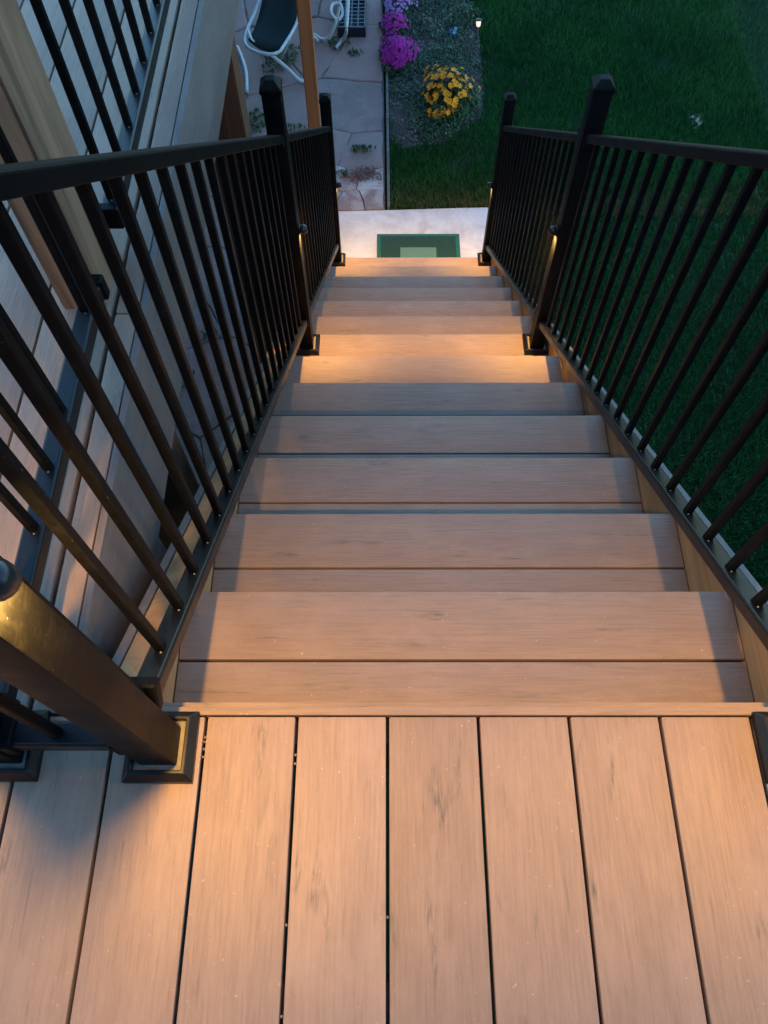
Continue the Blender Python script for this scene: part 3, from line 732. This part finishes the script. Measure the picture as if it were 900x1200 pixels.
# ============================================================ TIMBER POSTS
def big_post(name, label, x0, x1, y0, y1, z0, z1, mat, cat='post'):
    t = thing(name, label, cat, ((x0+x1)/2, (y0+y1)/2, z0))
    bm = bmesh.new(); add_box(bm, (-(x1-x0)/2, -(y1-y0)/2, 0), ((x1-x0)/2, (y1-y0)/2, z1-z0))
    bmesh.ops.bevel(bm, geom=[e for e in bm.edges if abs(e.verts[0].co.z-e.verts[1].co.z) > .3], offset=.006, segments=2, affect='EDGES')
    link('post', bm_mesh(name, bm), t, mat); return t
big_post('timber_post', 'thick weathered timber post rising from the side deck, behind the left railing', -0.684, -0.592, 0.836, 1.004, 0.001, 2.6, MAT['post_wood'])
big_post('support_post', 'short brown support post under the deck edge near the stair head', -0.74, -0.60, 0.785, 0.925, G, -0.262, MAT['brown_wood'])
big_post('support_post', 'brown support post under the far part of the side deck', -0.76, -0.60, 2.64, 2.78, G, -0.262, MAT['brown_wood'])
big_post('patio_post', 'slim orange stained post standing on the patio beyond the left railing', -0.516, -0.438, 4.30, 4.378, G, 1.6, MAT['orange_wood'])

# ============================================================ DOORMAT
dm = thing('doormat', 'green doormat with teal border on the concrete pad at the stair foot', 'doormat', (0.221, 3.80, G))
def slab(name, x0, x1, y0, y1, z0, z1, mat, parent, bev=.002):
    bm = bmesh.new(); add_box(bm, (x0, y0, z0), (x1, y1, z1)); bmesh.ops.bevel(bm, geom=list(bm.edges), offset=bev, segments=1, affect='EDGES')
    return link(name, bm_mesh(name, bm), parent, mat)
slab('border', -.292, .292, -.217, .217, .001, .009, MAT['mat_teal'], dm)
slab('pile', -.264, .264, -.19, .19, .0085, .012, MAT['mat_dark'], dm, .001)
slab('panel', -.128, .124, -.10, .078, .0115, .0145, MAT['mat_mint'], dm, .001)

# ============================================================ GARDEN THINGS BEYOND
def tube_obj(name, pts, r, parent, mat, sub=6, n=10):
    bm = bmesh.new(); tube_bm(bm, spline([local(parent, p) for p in pts], sub), r, n); return link(name, bm_mesh(name, bm, True), parent, mat)
def sling_mesh(rows, th=.02):
    """rows of (left point, right point) make a sagging sheet with thickness"""
    bm = bmesh.new(); n = 6; top = []
    for a, b in rows:
        a, b = Vector(a), Vector(b); top.append([bm.verts.new(a.lerp(b, k/n)-Vector((0, 0, .035*math.sin(math.pi*k/n)))) for k in range(n+1)])
    for A, B in zip(top, top[1:]):
        for k in range(n): bm.faces.new((A[k], A[k+1], B[k+1], B[k]))
    r = bmesh.ops.extrude_face_region(bm, geom=bm.faces[:])
    for v in [g for g in r['geom'] if isinstance(g, bmesh.types.BMVert)]: v.co.z -= th
    return bm_mesh('sling', bm, True)
ch = thing('garden_chair', 'reclined garden chair with dark padded sling and white tube frame', 'chair', (-0.9, 5.9, G))
L_ = lambda p: local(ch, p)
g = G
rows = [((-1.075, 5.74, g+.36), (-0.83, 5.60, g+.36)), ((-1.05, 5.90, g+.33), (-0.79, 5.76, g+.33)), ((-1.02, 6.06, g+.35), (-0.73, 5.95, g+.35)), ((-0.97, 6.25, g+.45), (-0.69, 6.12, g+.45)), ((-0.92, 6.45, g+.62), (-0.64, 6.33, g+.62)), ((-0.87, 6.62, g+.80), (-0.59, 6.52, g+.80))]
link('seat_sling', sling_mesh([(L_(a), L_(b)) for a, b in rows]), ch, MAT['sling'])
tube_obj('frame', [(-0.88, 6.66, g+.84), (-0.93, 6.47, g+.64), (-0.985, 6.27, g+.46), (-1.05, 6.10, g+.36), (-1.09, 5.92, g+.345), (-1.105, 5.76, g+.34), (-1.075, 5.665, g+.34), (-0.99, 5.60, g+.34), (-0.90, 5.575, g+.34), (-0.835, 5.60, g+.34), (-0.79, 5.70, g+.343), (-0.71, 5.95, g+.36), (-0.665, 6.13, g+.46), (-0.62, 6.35, g+.64), (-0.57, 6.56, g+.84)], .0125, ch, MAT['white_tube'])
tube_obj('leg', [(-1.085, 5.86, g+.345), (-1.04, 5.74, g+.33), (-0.93, 5.80, g+.20), (-0.80, 5.78, g+.09), (-0.70, 5.74, g+.015), (-0.60, 5.76, g+.015)], .015, ch, MAT['white_tube'])
tube_obj('leg', [(-1.26, 6.20, g+.015), (-1.20, 6.02, g+.015), (-1.155, 5.84, g+.015), (-1.13, 5.60, g+.015)], .015, ch, MAT['white_tube'])
tube_obj('leg', [(-0.76, 5.78, g+.34), (-0.83, 5.93, g+.15), (-0.89, 6.03, g+.015)], .013, ch, MAT['white_tube'])
tube_obj('leg', [(-0.69, 6.10, g+.42), (-0.63, 6.10, g+.20), (-0.58, 6.28, g+.015)], .013, ch, MAT['white_tube'])
c2 = thing('garden_chair', 'second garden chair of bare white curved tubes, beside the dark crate', 'chair', (-0.4, 6.2, G))
tube_obj('leg', [(-0.62, 6.37, g+.015), (-0.55, 6.30, g+.015), (-0.48, 6.27, g+.06), (-0.41, 6.30, g+.20), (-0.37, 6.42, g+.36), (-0.34, 6.62, g+.42)], .014, c2, MAT['white_tube'])
tube_obj('leg', [(-0.43, 6.18, g+.015), (-0.38, 6.24, g+.04), (-0.345, 6.18, g+.12), (-0.325, 6.10, g+.24), (-0.31, 6.40, g+.36), (-0.30, 6.66, g+.42)], .014, c2, MAT['white_tube'])
tube_obj('arm', [(-0.41, 6.16, g+.26), (-0.45, 6.20, g+.29), (-0.44, 6.30, g+.30), (-0.38, 6.30, g+.30), (-0.36, 6.20, g+.28), (-0.39, 6.15, g+.26)], .012, c2, MAT['white_tube'])
link('seat_sling', sling_mesh([(local(c2, a), local(c2, b)) for a, b in (((-0.60, 6.70, g+.42), (-0.32, 6.68, g+.42)), ((-0.62, 6.95, g+.40), (-0.33, 6.93, g+.40)), ((-0.63, 7.2, g+.44), (-0.34, 7.18, g+.44)))]), c2, MAT['sling'])

# dark slatted plastic crate
cr = thing('plastic_crate', 'dark gridded plastic crate standing on the path at the top edge of the photo', 'crate', (-0.295, 6.62, G))
slab('base', -.125, .115, -.27, .27, .002, .014, MAT['crate'], cr)
for (x0, x1, y0, y1) in ((-.125, .115, -.27, -.255), (-.125, .115, .255, .27), (-.125, -.112, -.254, .254), (.102, .115, -.254, .254)): slab('side_panel', x0, x1, y0, y1, .0145, .085, MAT['crate'], cr)
grid = simple('grey_grid_bars', (0.040, 0.050, 0.075), .5, .4, 60, .2)
for k in range(9): slab('slat', -.111, .101, -.23+.055*k, -.215+.055*k, .055, .066, grid, cr, .001)
for k in range(3): slab('slat', -.066+.055*k, -.054+.055*k, -.253, .253, .0665, .074, grid, cr, .001)

# solar path light at the bed corner
sl = thing('solar_light', 'small glowing solar stake light at the corner of the flower bed', 'light', (0.765, 6.27, G))
def lathe(bm, prof, n=14):
    rings = [[bm.verts.new((r*math.cos(2*math.pi*k/n), r*math.sin(2*math.pi*k/n), z)) for k in range(n)] for r, z in prof]
    for A, B in zip(rings, rings[1:]):
        for k in range(n): bm.faces.new((A[k], A[(k+1) % n], B[(k+1) % n], B[k]))
    bm.faces.new(rings[0][::-1]); bm.faces.new(rings[-1])
bm = bmesh.new(); lathe(bm, [(.004, 0), (.006, .02), (.006, .115)]); link('stake', bm_mesh('stake', bm, True), sl, MAT['dome'])
bm = bmesh.new(); lathe(bm, [(.010, .115), (.017, .122), (.020, .14), (.020, .158)]); link('lens', bm_mesh('lens', bm, True), sl, MAT['solar_lens'])
bm = bmesh.new(); lathe(bm, [(.032, .1585), (.032, .166), (.012, .176), (.003, .178)]); o = link('lid', bm_mesh('lid', bm, True), sl, MAT['dome'])
sl.rotation_euler = (math.radians(-24), 0, 0)
